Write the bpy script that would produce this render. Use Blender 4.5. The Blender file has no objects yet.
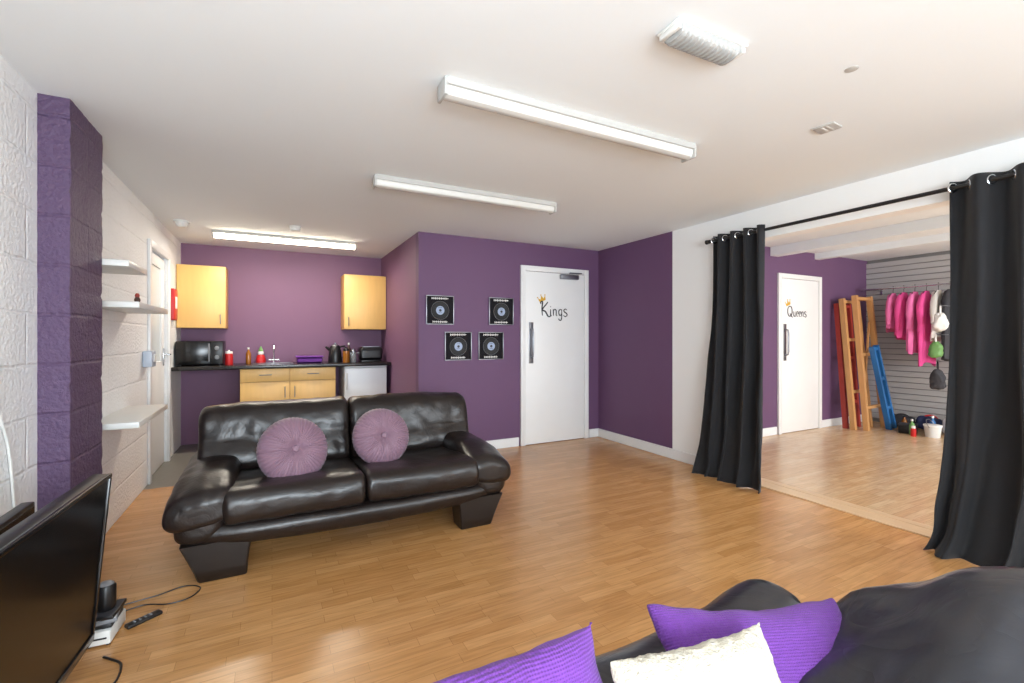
import bpy, bmesh, math, random
from mathutils import Vector, Matrix, noise
random.seed(4)
S = bpy.context.scene
COL = S.collection
PI = math.pi
try:
    S.view_settings.view_transform = 'Standard'
    S.view_settings.look = 'None'
except Exception:
    pass

# ------------------------------------------------------------------ materials
def lin(c):
    out = []
    for v in c:
        v = v / 255.0
        out.append(v / 12.92 if v <= 0.04045 else ((v + 0.055) / 1.055) ** 2.4)
    return (out[0], out[1], out[2], 1.0)

def mat(name, col, rough=.5, metal=0.0, var=.08, vs=6.0, bs=0.0, bstr=.2, bdist=.01, coat=0.0,
        emit=None, spec=.5, stretch=None, sheen=0.0, trans=0.0):
    m = bpy.data.materials.new(name); m.use_nodes = True
    nt = m.node_tree; N = nt.nodes; L = nt.links
    b = N['Principled BSDF']
    c = lin(col)
    b.inputs['Roughness'].default_value = rough
    b.inputs['Metallic'].default_value = metal
    b.inputs['Specular IOR Level'].default_value = spec
    b.inputs['Coat Weight'].default_value = coat
    b.inputs['Coat Roughness'].default_value = .2
    b.inputs['Sheen Weight'].default_value = sheen
    b.inputs['Transmission Weight'].default_value = trans
    tc = N.new('ShaderNodeTexCoord')
    mp = N.new('ShaderNodeMapping')
    L.new(tc.outputs['Object'], mp.inputs['Vector'])
    if stretch: mp.inputs['Scale'].default_value = stretch
    nz = N.new('ShaderNodeTexNoise'); nz.inputs['Scale'].default_value = vs; nz.inputs['Detail'].default_value = 4
    L.new(mp.outputs['Vector'], nz.inputs['Vector'])
    mx = N.new('ShaderNodeMix'); mx.data_type = 'RGBA'
    mx.inputs['A'].default_value = (c[0]*(1-var), c[1]*(1-var), c[2]*(1-var), 1)
    mx.inputs['B'].default_value = (min(1, c[0]*(1+var)), min(1, c[1]*(1+var)), min(1, c[2]*(1+var)), 1)
    L.new(nz.outputs['Fac'], mx.inputs['Factor'])
    L.new(mx.outputs['Result'], b.inputs['Base Color'])
    if bs:
        n2 = N.new('ShaderNodeTexNoise'); n2.inputs['Scale'].default_value = bs; n2.inputs['Detail'].default_value = 5
        L.new(mp.outputs['Vector'], n2.inputs['Vector'])
        bp = N.new('ShaderNodeBump'); bp.inputs['Strength'].default_value = bstr; bp.inputs['Distance'].default_value = bdist
        L.new(n2.outputs['Fac'], bp.inputs['Height']); L.new(bp.outputs['Normal'], b.inputs['Normal'])
    if emit:
        b.inputs['Emission Color'].default_value = lin(emit[0]); b.inputs['Emission Strength'].default_value = emit[1]
    return m

def second_bump(m, scale, strength, dist, distortion=1.5, ridged=True):
    nt = m.node_tree; N = nt.nodes; L = nt.links; b = N['Principled BSDF']
    tc = N.new('ShaderNodeTexCoord')
    n2 = N.new('ShaderNodeTexNoise'); n2.inputs['Scale'].default_value = scale; n2.inputs['Detail'].default_value = 2.5
    n2.inputs['Distortion'].default_value = distortion
    L.new(tc.outputs['Object'], n2.inputs['Vector'])
    h = n2.outputs['Fac']
    if ridged:
        s = N.new('ShaderNodeMath'); s.operation = 'SUBTRACT'; s.inputs[1].default_value = .5; L.new(h, s.inputs[0])
        a = N.new('ShaderNodeMath'); a.operation = 'ABSOLUTE'; L.new(s.outputs[0], a.inputs[0])
        p = N.new('ShaderNodeMath'); p.operation = 'POWER'; p.inputs[1].default_value = .6; L.new(a.outputs[0], p.inputs[0]); h = p.outputs[0]
    bp = N.new('ShaderNodeBump'); bp.inputs['Strength'].default_value = strength; bp.inputs['Distance'].default_value = dist
    L.new(h, bp.inputs['Height'])
    if b.inputs['Normal'].links: L.new(b.inputs['Normal'].links[0].from_socket, bp.inputs['Normal'])
    L.new(bp.outputs['Normal'], b.inputs['Normal'])
    return m

def block_mat(name, col, strength=.3, rbump=.35):
    """painted blockwork: straight mortar courses under thick, pitted paint"""
    m = mat(name, col, rough=.6, var=.05, vs=3, bs=50, bstr=rbump, bdist=.014)
    nt = m.node_tree; N = nt.nodes; L = nt.links; b = N['Principled BSDF']
    tc = N.new('ShaderNodeTexCoord'); sp = N.new('ShaderNodeSeparateXYZ'); cb = N.new('ShaderNodeCombineXYZ')
    L.new(tc.outputs['Object'], sp.inputs[0])
    ad = N.new('ShaderNodeMath'); ad.operation = 'ADD'
    L.new(sp.outputs['X'], ad.inputs[0]); L.new(sp.outputs['Y'], ad.inputs[1])
    L.new(ad.outputs[0], cb.inputs['X']); L.new(sp.outputs['Z'], cb.inputs['Y'])
    nz = N.new('ShaderNodeTexNoise'); nz.inputs['Scale'].default_value = 9; nz.inputs['Detail'].default_value = 4
    L.new(cb.outputs[0], nz.inputs['Vector'])
    va = N.new('ShaderNodeVectorMath'); va.operation = 'SCALE'; va.inputs['Scale'].default_value = .014
    L.new(nz.outputs['Color'], va.inputs[0])
    vb = N.new('ShaderNodeVectorMath'); vb.operation = 'ADD'
    L.new(cb.outputs[0], vb.inputs[0]); L.new(va.outputs[0], vb.inputs[1])
    br = N.new('ShaderNodeTexBrick'); br.inputs['Scale'].default_value = 1
    br.inputs['Brick Width'].default_value = .44; br.inputs['Row Height'].default_value = .222
    br.inputs['Mortar Size'].default_value = .011; br.inputs['Mortar Smooth'].default_value = .8
    br.inputs['Color1'].default_value = (1, 1, 1, 1); br.inputs['Color2'].default_value = (.95, .95, .95, 1); br.inputs['Mortar'].default_value = (.5, .5, .5, 1)
    L.new(vb.outputs[0], br.inputs['Vector'])
    bp2 = N.new('ShaderNodeBump'); bp2.inputs['Strength'].default_value = strength; bp2.inputs['Distance'].default_value = .016
    L.new(br.outputs['Color'], bp2.inputs['Height'])
    old = b.inputs['Normal'].links[0].from_node
    L.new(old.outputs['Normal'], bp2.inputs['Normal']); L.new(bp2.outputs['Normal'], b.inputs['Normal'])
    return m

def floor_mat(name, ca, cb_, rough=.3):
    m = bpy.data.materials.new(name); m.use_nodes = True
    nt = m.node_tree; N = nt.nodes; L = nt.links; b = N['Principled BSDF']
    tc = N.new('ShaderNodeTexCoord')
    br = N.new('ShaderNodeTexBrick'); br.inputs['Scale'].default_value = 1
    br.inputs['Brick Width'].default_value = .32; br.inputs['Row Height'].default_value = .056
    br.inputs['Mortar Size'].default_value = .0009; br.inputs['Mortar Smooth'].default_value = .4
    br.offset = .37; br.offset_frequency = 2; br.squash = 1.3; br.squash_frequency = 3
    br.inputs['Color1'].default_value = lin(ca); br.inputs['Color2'].default_value = lin(cb_)
    br.inputs['Mortar'].default_value = lin((ca[0]*.74, ca[1]*.68, ca[2]*.6))
    L.new(tc.outputs['Object'], br.inputs['Vector'])
    mp = N.new('ShaderNodeMapping'); mp.inputs['Scale'].default_value = (2.2, 26, 1)
    L.new(tc.outputs['Object'], mp.inputs['Vector'])
    nz = N.new('ShaderNodeTexNoise'); nz.inputs['Scale'].default_value = 2.5; nz.inputs['Detail'].default_value = 6; nz.inputs['Distortion'].default_value = .6
    L.new(mp.outputs['Vector'], nz.inputs['Vector'])
    rp = N.new('ShaderNodeValToRGB'); rp.color_ramp.elements[0].position = .3; rp.color_ramp.elements[0].color = (.76, .72, .66, 1)
    rp.color_ramp.elements[1].position = .62; rp.color_ramp.elements[1].color = (1.06, 1.05, 1.04, 1)
    L.new(nz.outputs['Fac'], rp.inputs['Fac'])
    mx = N.new('ShaderNodeMix'); mx.data_type = 'RGBA'; mx.blend_type = 'MULTIPLY'; mx.inputs['Factor'].default_value = .8
    L.new(br.outputs['Color'], mx.inputs['A']); L.new(rp.outputs['Color'], mx.inputs['B'])
    L.new(mx.outputs['Result'], b.inputs['Base Color'])
    b.inputs['Roughness'].default_value = rough
    b.inputs['Specular IOR Level'].default_value = .6
    return m

def split_mat(name, col_far, col_near, ysplit):
    m = mat(name, col_far, rough=.6, var=.05, vs=3, bs=60, bstr=.06)
    nt = m.node_tree; N = nt.nodes; L = nt.links; b = N['Principled BSDF']
    tc = N.new('ShaderNodeTexCoord'); sp = N.new('ShaderNodeSeparateXYZ'); L.new(tc.outputs['Object'], sp.inputs[0])
    gt = N.new('ShaderNodeMath'); gt.operation = 'GREATER_THAN'; gt.inputs[1].default_value = ysplit
    L.new(sp.outputs['Y'], gt.inputs[0])
    lx = N.new('ShaderNodeMath'); lx.operation = 'LESS_THAN'; lx.inputs[1].default_value = 3.66
    L.new(sp.outputs['X'], lx.inputs[0])
    ml = N.new('ShaderNodeMath'); ml.operation = 'MULTIPLY'; L.new(gt.outputs[0], ml.inputs[0]); L.new(lx.outputs[0], ml.inputs[1])
    mx = N.new('ShaderNodeMix'); mx.data_type = 'RGBA'
    mx.inputs['A'].default_value = lin(col_near)
    src = b.inputs['Base Color'].links[0].from_socket
    L.new(ml.outputs[0], mx.inputs['Factor']); L.new(src, mx.inputs['B'])
    L.new(mx.outputs['Result'], b.inputs['Base Color'])
    return m

def ribbed_mat(name, col):
    """woven cushion cloth: fine ribs and cross threads"""
    m = mat(name, col, rough=.85, var=.25, vs=120, sheen=.1)
    nt = m.node_tree; N = nt.nodes; L = nt.links; b = N['Principled BSDF']
    tc = N.new('ShaderNodeTexCoord')
    prev = None
    for dr, sc in (('Y', 62), ('X', 62)):
        w = N.new('ShaderNodeTexWave'); w.bands_direction = dr; w.inputs['Scale'].default_value = sc; w.inputs['Distortion'].default_value = 1.5; w.inputs['Detail'].default_value = 2
        L.new(tc.outputs['Object'], w.inputs['Vector'])
        bp = N.new('ShaderNodeBump'); bp.inputs['Strength'].default_value = .45 if dr == 'Y' else .25; bp.inputs['Distance'].default_value = .003
        L.new(w.outputs['Fac'], bp.inputs['Height'])
        if prev: L.new(prev.outputs['Normal'], bp.inputs['Normal'])
        prev = bp
    L.new(prev.outputs['Normal'], b.inputs['Normal'])
    return m

PUR = (100, 69, 102)
M = {}
M['purple'] = mat('purple_paint', PUR, rough=.62, var=.05, vs=2, bs=70, bstr=.05)
M['kpurple'] = mat('kitchen_purple_paint', (117, 82, 111), rough=.6, var=.05, vs=2, bs=70, bstr=.05)
M['purple_block'] = block_mat('purple_painted_block', (87, 66, 96), .65, .9)
M['white_block'] = block_mat('white_painted_block', (242, 243, 243), .5, .6)
M['white_wall'] = mat('white_wall_paint', (238, 238, 236), rough=.65, var=.03, vs=2, bs=50, bstr=.05)
M['right_wall'] = split_mat('right_wall_paint', PUR, (240, 240, 238), 3.404)
M['ceiling'] = mat('ceiling_paint', (236, 241, 243), rough=.85, var=.02, vs=1.2, bs=30, bstr=.04)
M['floor'] = floor_mat('laminate_floor', (208, 157, 101), (190, 138, 83), .27)
M['floor_lit'] = floor_mat('laminate_floor_lit', (224, 192, 152), (210, 172, 128), .25)  # same laminate made paler, next room's brighter light put into its colour
M['vinyl'] = mat('grey_vinyl', (120, 116, 108), rough=.4, var=.12, vs=20)
M['strip'] = mat('threshold_wood', (220, 186, 146), rough=.35, var=.12, vs=6, stretch=(12, 1, 1))
M['white'] = mat('white_gloss_paint', (230, 230, 229), rough=.35, var=.02)
M['door_white'] = mat('door_white', (236, 236, 235), rough=.4, var=.02)
M['plastic'] = mat('white_plastic', (218, 218, 214), rough=.35, var=.02)
M['fitting'] = mat('fitting_enamel', (184, 183, 179), rough=.35, var=.02)
M['diffuser'] = mat('prismatic_plastic', (166, 167, 165), rough=.12, var=.08, vs=40, bs=120, bstr=.3)
M['tube_off'] = mat('strip_diffuser', (212, 211, 206), rough=.25, var=.01)
M['tube_on'] = mat('lit_strip_diffuser', (255, 252, 240), rough=.2, emit=((255, 240, 212), 24))
M['chrome'] = mat('chrome', (205, 207, 210), rough=.2, metal=1, var=.03)
M['steel'] = mat('brushed_steel', (150, 152, 158), rough=.35, metal=1, var=.08, vs=30)
M['blackm'] = mat('black_metal', (22, 22, 24), rough=.4, var=.05)
M['leather'] = second_bump(mat('brown_black_leather', (30, 23, 21), rough=.32, var=.25, vs=9, bs=70, bstr=.1, bdist=.006, spec=.5), 8, .14, .015)
M['leather2'] = second_bump(mat('black_leather', (23, 27, 36), rough=.28, var=.12, vs=9, bs=90, bstr=.08, bdist=.004, spec=.7, coat=.3), 6, .2, .015, 1.8)
M['foot'] = mat('leather_foot', (28, 22, 20), rough=.38, var=.1)
M['mauve'] = mat('mauve_satin', (128, 98, 114), rough=.5, var=.1, sheen=.15)
M['woven'] = ribbed_mat('purple_woven', (96, 44, 132))
M['cream'] = second_bump(mat('cream_fleece', (188, 179, 161), rough=.95, var=.12, vs=50, bs=140, bstr=.6, bdist=.01, sheen=.1), 65, .5, .01, 2.0)
M['curtain'] = mat('black_curtain', (20, 21, 25), rough=.85, var=.15, vs=12, bs=240, bstr=.1, sheen=.1)
M['beech'] = mat('beech_laminate', (228, 184, 112), rough=.4, var=.08, vs=4, stretch=(9, 9, 1))
M['beech_dark'] = mat('beech_edge', (204, 156, 92), rough=.45, var=.08)
M['worktop'] = mat('black_worktop', (32, 29, 29), rough=.25, var=.3, vs=80)
M['fridge'] = mat('fridge_white', (228, 230, 232), rough=.3, var=.02)
M['black'] = mat('black_plastic', (20, 20, 22), rough=.35, var=.08)
M['gloss'] = mat('black_gloss', (10, 10, 12), rough=.2, var=.05, spec=.5)
M['screen'] = mat('screen_glass', (8, 8, 9), rough=.24, var=.03, spec=.4)
M['grey'] = mat('grey_plastic', (120, 122, 126), rough=.4)
M['paper'] = mat('paper_white', (236, 234, 230), rough=.6, var=.03)
M['vinyl_rec'] = mat('vinyl_record', (8, 8, 10), rough=.4, var=.1, spec=.25)
M['rec_back'] = mat('record_backing', (24, 22, 26), rough=.7, var=.1, spec=.15)
M['lilac'] = mat('lilac_label', (160, 174, 200), rough=.6)
M['gold'] = mat('gold_yellow', (214, 168, 46), rough=.4, var=.1)
M['ink'] = mat('black_vinyl_letter', (34, 32, 40), rough=.5)
M['red'] = mat('red_plastic', (196, 34, 36), rough=.4)
M['pink'] = mat('hot_pink_fleece', (238, 84, 158), rough=.85, var=.15, vs=8, bs=60, bstr=.3)
M['pink2'] = mat('pink_fleece', (242, 122, 182), rough=.85, var=.15, vs=8, bs=60, bstr=.3)
M['white_cloth'] = mat('white_cloth', (226, 222, 216), rough=.85, var=.1, vs=8, bs=60, bstr=.3)
M['slat'] = mat('slatwall_grey', (182, 181, 180), rough=.5, var=.04)
M['slatgap'] = mat('slatwall_groove', (126, 125, 124), rough=.6)
M['pine'] = mat('natural_pine', (190, 140, 88), rough=.45, var=.15, vs=5, stretch=(8, 8, 1))
M['bluep'] = mat('blue_paint', (38, 104, 164), rough=.45, var=.1)
M['redp'] = mat('red_paint', (160, 54, 44), rough=.45, var=.1)
M['green'] = mat('green_plastic', (104, 150, 84), rough=.5, var=.2)
M['darkgrey'] = mat('dark_grey_cloth', (48, 48, 54), rough=.7, var=.15, vs=12)
M['darkblue'] = mat('dark_blue_cloth', (40, 52, 92), rough=.7, var=.15)
M['purplep'] = mat('purple_plastic', (116, 54, 150), rough=.4)
M['amber'] = mat('amber_glass', (150, 92, 30), rough=.12, var=.1)
M['clear'] = mat('clear_glass', (200, 205, 205), rough=.06, trans=.7)
M['dbrown'] = mat('dark_brown_wood', (70, 42, 30), rough=.5)
M['frost'] = mat('frosted_glass', (206, 214, 216), rough=.3, var=.04)
M['blueled'] = mat('blue_grey_plastic', (180, 190, 204), rough=.35)

# ------------------------------------------------------------------ mesh helpers
def nb(): return bmesh.new()

def addtmp(bm, tmp, mtx=None):
    if mtx is not None: bmesh.ops.transform(tmp, matrix=mtx, verts=tmp.verts[:])
    me = bpy.data.meshes.new('tmp'); tmp.to_mesh(me); tmp.free()
    bm.from_mesh(me); bpy.data.meshes.remove(me)

def box(bm, lo, hi, bev=0.0, seg=2, mtx=None):
    t = bmesh.new()
    c = [(a+b)/2 for a, b in zip(lo, hi)]; s = [abs(b-a) for a, b in zip(lo, hi)]
    bmesh.ops.create_cube(t, size=1, matrix=Matrix.Translation(c) @ Matrix.Diagonal((s[0], s[1], s[2], 1)))
    if bev: bmesh.ops.bevel(t, geom=t.edges[:], offset=bev, segments=seg, affect='EDGES', profile=.5)
    addtmp(bm, t, mtx); return bm

def loft(bm, rings, caps=True):
    vr = [[bm.verts.new(p) for p in r] for r in rings]; n = len(rings[0])
    for a, b in zip(vr, vr[1:]):
        for i in range(n): bm.faces.new((a[i], a[(i+1) % n], b[(i+1) % n], b[i]))
    if caps: bm.faces.new(vr[0][::-1]); bm.faces.new(vr[-1])
    return bm

def lathe(bm, prof, seg=20, mtx=None):
    t = bmesh.new()
    rings = [[(max(r, .0004)*math.cos(2*PI*i/seg), max(r, .0004)*math.sin(2*PI*i/seg), z) for i in range(seg)] for r, z in prof]
    loft(t, rings); addtmp(bm, t, mtx); return bm

def cyl(bm, a, b, r, seg=14):
    return tube(bm, [a, b], r, seg)

def tube(bm, pts, r, seg=8):
    pts = [Vector(p) for p in pts]; rings = []
    prev = None
    for i, p in enumerate(pts):
        d = (pts[min(i+1, len(pts)-1)] - pts[max(i-1, 0)]).normalized()
        if prev is None:
            up = Vector((0, 0, 1)) if abs(d.z) < .9 else Vector((1, 0, 0))
            n1 = d.cross(up).normalized()
        else:
            n1 = (prev - d*prev.dot(d)).normalized()
        prev = n1; n2 = d.cross(n1)
        rr = r[i] if isinstance(r, (list, tuple)) else r
        rings.append([p + n1*rr*math.cos(2*PI*k/seg) + n2*rr*math.sin(2*PI*k/seg) for k in range(seg)])
    loft(bm, rings); return bm

def torus(bm, R, r, mtx, s1=20, s2=8):
    t = bmesh.new()
    vs = [[t.verts.new(((R+r*math.cos(2*PI*j/s2))*math.cos(2*PI*i/s1), (R+r*math.cos(2*PI*j/s2))*math.sin(2*PI*i/s1), r*math.sin(2*PI*j/s2))) for j in range(s2)] for i in range(s1)]
    for i in range(s1):
        for j in range(s2):
            t.faces.new((vs[i][j], vs[(i+1) % s1][j], vs[(i+1) % s1][(j+1) % s2], vs[i][(j+1) % s2]))
    addtmp(bm, t, mtx); return bm

def chaikin(p, n=3):
    for _ in range(n):
        q = []
        for i in range(len(p)):
            a = p[i]; b = p[(i+1) % len(p)]
            q.append((a[0]*.75+b[0]*.25, a[1]*.75+b[1]*.25)); q.append((a[0]*.25+b[0]*.75, a[1]*.25+b[1]*.75))
        p = q
    return p

def catmull(pts, m=8):
    P = [Vector(p) for p in pts]; out = []
    for i in range(len(P)-1):
        p0 = P[max(i-1, 0)]; p1 = P[i]; p2 = P[i+1]; p3 = P[min(i+2, len(P)-1)]
        for k in range(m):
            u = k/m
            out.append(.5*((2*p1)+(-p0+p2)*u+(2*p0-5*p1+4*p2-p3)*u*u+(-p0+3*p1-3*p2+p3)*u**3))
    out.append(P[-1])
    return out

def puff(bm, prof, a0, a1, rho, axis='x', n=12, warp=None, sm=3):
    prof = chaikin(prof, sm)
    x0 = min(p[0] for p in prof); x1 = max(p[0] for p in prof); z0 = min(p[1] for p in prof); z1 = max(p[1] for p in prof)
    cx, cz, hx, hz = (x0+x1)/2, (z0+z1)/2, (x1-x0)/2, (z1-z0)/2
    st = []
    K = 6
    for k in range(K): st.append((rho*(1-math.cos(k/K*PI/2)), rho*(1-math.sin(k/K*PI/2))))
    Ln = a1-a0
    for k in range(n+1): st.append((rho+(Ln-2*rho)*k/n, 0))
    for k in range(K-1, -1, -1): st.append((Ln-rho*(1-math.cos(k/K*PI/2)), rho*(1-math.sin(k/K*PI/2))))
    rings = []
    for d, ins in st:
        fx = max(.06, 1-ins/hx); fz = max(.06, 1-ins/hz); r = []
        for p in prof:
            u = cx+(p[0]-cx)*fx; v = cz+(p[1]-cz)*fz; a = a0+d
            co = Vector((a, u, v)) if axis == 'x' else (Vector((u, a, v)) if axis == 'y' else Vector((u, v, a)))
            if warp: co = warp(co)
            r.append(co)
        rings.append(r)
    loft(bm, rings); return bm

def wrinkle(bm, amp, f, seed=0):
    bm.normal_update()
    o = Vector((seed*3.1, seed*1.7, seed*.9))
    for v in bm.verts:
        p = v.co*f+o
        v.co += v.normal*amp*(noise.noise(p)+.5*noise.noise(p*2.3)-.3*abs(noise.noise(p*1.4)))
    return bm

def obj(name, bm, m, parent=None, label=None, smooth=True, sharp=38):
    bmesh.ops.recalc_face_normals(bm, faces=bm.faces[:])
    if smooth:
        ca = math.radians(sharp)
        for f in bm.faces: f.smooth = True
        for e in bm.edges:
            if len(e.link_faces) == 2 and e.calc_face_angle(0) > ca: e.smooth = False
    me = bpy.data.meshes.new(name); bm.to_mesh(me); bm.free()
    me.materials.append(m)
    o = bpy.data.objects.new(name, me); COL.objects.link(o)
    if parent is not None: o.parent = parent
    if label: o['label'] = label
    return o

def tag(o, label, cat, group=None):
    o['label'] = label; o['category'] = cat
    if group: o['group'] = group
    return o

def thing(name, label, cat, loc=(0, 0, 0), rotz=0, group=None):
    o = bpy.data.objects.new(name, None); COL.objects.link(o)
    o.empty_display_size = .1
    o.location = loc; o.rotation_euler = (0, 0, rotz)
    return tag(o, label, cat, group)

def dup(root, loc, label, rot=None, scale=None):
    r = root.copy(); COL.objects.link(r); r.location = loc
    if rot is not None: r.rotation_euler = rot
    if scale is not None: r.scale = scale
    r['label'] = label
    for ch in list(root.children):
        c = ch.copy(); COL.objects.link(c); c.parent = r
        for g in list(ch.children):
            d = g.copy(); COL.objects.link(d); d.parent = c
    return r

def struct(name, bm, m, parent=None, smooth=False):
    o = obj(name, bm, m, parent, smooth=smooth)
    if parent is None: o['kind'] = 'structure'
    return o

def sroot(name, loc=(0, 0, 0), rotz=0):
    o = bpy.data.objects.new(name, None); COL.objects.link(o); o.location = loc; o.rotation_euler = (0, 0, rotz)
    o['kind'] = 'structure'; return o

def poly(bm, pts, y0, y1):
    loft(bm, [[(p[0], y0, p[1]) for p in pts], [(p[0], y1, p[1]) for p in pts]]); return bm

# whimsical pen-stroke letters
GLYPH = {
 'K': (.72, [[(.1, 0), (.06, .5), (.1, 1.0), (.0, 1.04), (-.07, .95), (-.02, .87)], [(.56, 1.03), (.46, .88), (.1, .46), (.36, .3), (.58, -.02), (.74, -.06), (.82, .02)]]),
 'i': (.2, [[(.05, .5), (.05, .06), (.14, 0)], [(.04, .66), (.07, .70)]]),
 'n': (.44, [[(.04, .5), (.05, 0)], [(.05, .33), (.15, .49), (.27, .45), (.3, .3), (.3, .06), (.38, 0)]]),
 'g': (.42, [[(.3, .44), (.18, .5), (.06, .4), (.04, .22), (.12, .05), (.24, .07), (.3, .22)], [(.31, .5), (.3, -.12), (.22, -.32), (.08, -.3), (.02, -.2)]]),
 's': (.36, [[(.32, .46), (.18, .54), (.04, .45), (.08, .32), (.26, .22), (.33, .09), (.19, -.04), (.0, .05)]]),
 'Q': (.88, [[(.42, 1), (.15, .9), (.02, .6), (.06, .25), (.26, .02), (.5, .05), (.7, .3), (.72, .65), (.6, .92), (.4, 1), (.3, .94)], [(.4, .28), (.6, .05), (.82, -.1)]]),
 'u': (.44, [[(.04, .5), (.04, .15), (.12, .01), (.24, .05), (.3, .22)], [(.3, .5), (.3, .06), (.38, 0)]]),
 'e': (.38, [[(.04, .26), (.32, .29), (.28, .45), (.16, .5), (.05, .38), (.04, .18), (.14, .02), (.32, .06)]]),
}
def script_bm(word, x, z, s, y, r):
    b = nb()
    for ch in word:
        w, strokes = GLYPH[ch]
        for st in strokes:
            pts = catmull([(x+p[0]*s, y, z+p[1]*s) for p in st], 5)
            n = len(pts)
            tube(b, pts, [r*(1.25 if ch.isupper() else 1)*(.7+.5*math.sin(PI*i/(n-1))) for i in range(n)], 6)
        x += (w+.05)*s
    return b

# ------------------------------------------------------------------ room shell
XL, XR, YK, YD, YF = -.92, 3.6, 6.4, 4.6, -2.6
H = 2.302
HA = 2.36
YJ = 2.64
struct('floor', box(nb(), (XL-.1, YF-.1, -.1), (3.66, 4.66, 0)), M['floor'])
struct('floor', box(nb(), (XL-.1, 4.66, -.1), (1.37, YK+.1, 0)), M['vinyl'])
struct('floor', box(nb(), (3.66, YF-.1, -.1), (7.92, 3.75, 0)), M['floor_lit'])
struct('trim_1', box(nb(), (3.56, .2, 0), (3.70, YJ, .008), .003), M['strip'])
struct('trim_2', box(nb(), (3.71, .2, 0), (3.78, YJ, .006), .002), M['strip'])
struct('ceiling', box(nb(), (XL-.1, YF-.1, H), (3.6, YK+.1, H+.16)), M['ceiling'])
struct('ceiling', box(nb(), (3.74, YF-.1, HA), (7.95, 3.75, HA+.1)), M['ceiling'])
for i, (x0, x1, z0) in enumerate(((4.55, 4.75, 2.24), (5.55, 5.70, 2.25), (6.5, 6.6, 2.28))):
    struct('trim_%d' % (i+3), box(nb(), (x0, YF, z0), (x1, 3.65, HA)), M['ceiling'])

bm = nb()
box(bm, (XL-.1, YF-.1, 0), (XL, 4.86, H)); box(bm, (XL-.1, 4.86, 2.0), (XL, 5.62, H)); box(bm, (XL-.1, 5.62, 0), (XL, YK+.1, H))
struct('wall_left', bm, M['white_block'])
# pillar with lumpy painted faces
bm = nb(); rings = []
cs = []
for a, b in (((XL-.01, 2.776), (-.81, 2.776)), ((-.81, 2.776), (-.81, 3.22)), ((-.81, 3.22), (XL-.01, 3.22))):
    n = 8 if abs(b[1]-a[1]) < .01 else 26
    for k in range(n): cs.append((a[0]+(b[0]-a[0])*k/n, a[1]+(b[1]-a[1])*k/n))
cs.append((XL-.01, 3.22))
for j in range(111):
    z = H*j/110; r = []
    for x, y in cs:
        p = Vector((x, y, z))
        q = .003*noise.noise(p*8)+.0025*noise.noise(p*30)
        zz = (z % .222)/.222
        jt = -.005*math.exp(-((zz-.5)/.05)**2)
        fx = 1 if x > XL else 0
        r.append((x+fx*(q+jt), y+(.6*(q-jt) if abs(y-2.776) < .001 else 0), z))
    rings.append(r)
loft(bm, rings)
struct('wall_left_pillar', bm, M['purple_block'], smooth=True)
struct('wall_back', box(nb(), (XL-.1, YK, 0), (1.42, YK+.1, H)), M['kpurple'])
struct('wall_kitchen_side', box(nb(), (1.32, YD+.1, 0), (1.42, YK, H)), M['kpurple'])
struct('wall_door_side', box(nb(), (1.32, YD, 0), (3.74, YD+.1, H)), M['purple'])
bm = nb()
box(bm, (XR, YJ, 0), (3.74, YD, HA+.1)); box(bm, (XR, .2, 2.045), (3.74, YJ, HA+.1)); box(bm, (XR, YF-.1, 0), (3.74, .2, HA+.1))
struct('wall_right', bm, M['right_wall'])
bm = nb()
box(bm, (XL-.1, YF-.1, 0), (3.6, YF, .85)); box(bm, (XL-.1, YF-.1, 2.1), (3.6, YF, H))
for a, b in ((XL-.1, -.5), (1.05, 1.45), (3.0, 3.6)): box(bm, (a, YF-.1, .85), (b, YF, 2.1))
struct('wall_front', bm, M['white_wall'])
for i, (a, b) in enumerate(((-.5, 1.05), (1.45, 3.0))):
    r = sroot('window_%d' % (i+1), (0, YF-.05, 0))
    f = nb()
    for lo, hi in (((a, -.03, .85), (b, .03, .9)), ((a, -.03, 2.05), (b, .03, 2.1)), ((a, -.03, .85), (a+.05, .03, 2.1)), ((b-.05, -.03, .85), (b, .03, 2.1)), (((a+b)/2-.025, -.03, .85), ((a+b)/2+.025, .03, 2.1))): box(f, lo, hi, .004)
    obj('window_frame', f, M['white'], r)
struct('wall_annex_back', box(nb(), (3.74, 3.65, 0), (7.92, 3.75, HA)), M['purple'])
bm = nb(); box(bm, (3.74, YF-.1, 0), (7.92, YF, .85)); box(bm, (3.74, YF-.1, 2.1), (7.92, YF, HA)); box(bm, (3.74, YF-.1, .85), (4.4, YF, 2.1)); box(bm, (7.2, YF-.1, .85), (7.92, YF, 2.1))
struct('wall_annex_front', bm, M['white_wall'])
struct('wall_annex_side', box(nb(), (7.83, YF, 0), (7.92, 3.65, HA)), M['slatgap'])
bm = nb(); z = .06
while z < 2.3:
    box(bm, (7.805, YF, z), (7.832, 3.65, z+.068)); z += .078
struct('wall_annex_slats', bm, M['slat'])
struct('baseboard_door_side', (lambda b: (box(b, (1.32, YD-.018, 0), (2.47, YD, .1), .004), box(b, (3.45, YD-.018, 0), (XR, YD, .1), .004))[0])(nb()), M['white'])
struct('baseboard_right', box(nb(), (XR-.018, YJ+.05, 0), (XR, YD-.018, .1), .004), M['white'])
struct('baseboard_annex', (lambda b: (box(b, (3.74, 3.632, 0), (5.66, 3.65, .1), .004), box(b, (6.63, 3.632, 0), (7.8, 3.65, .1), .004))[0])(nb()), M['white'])

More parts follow.
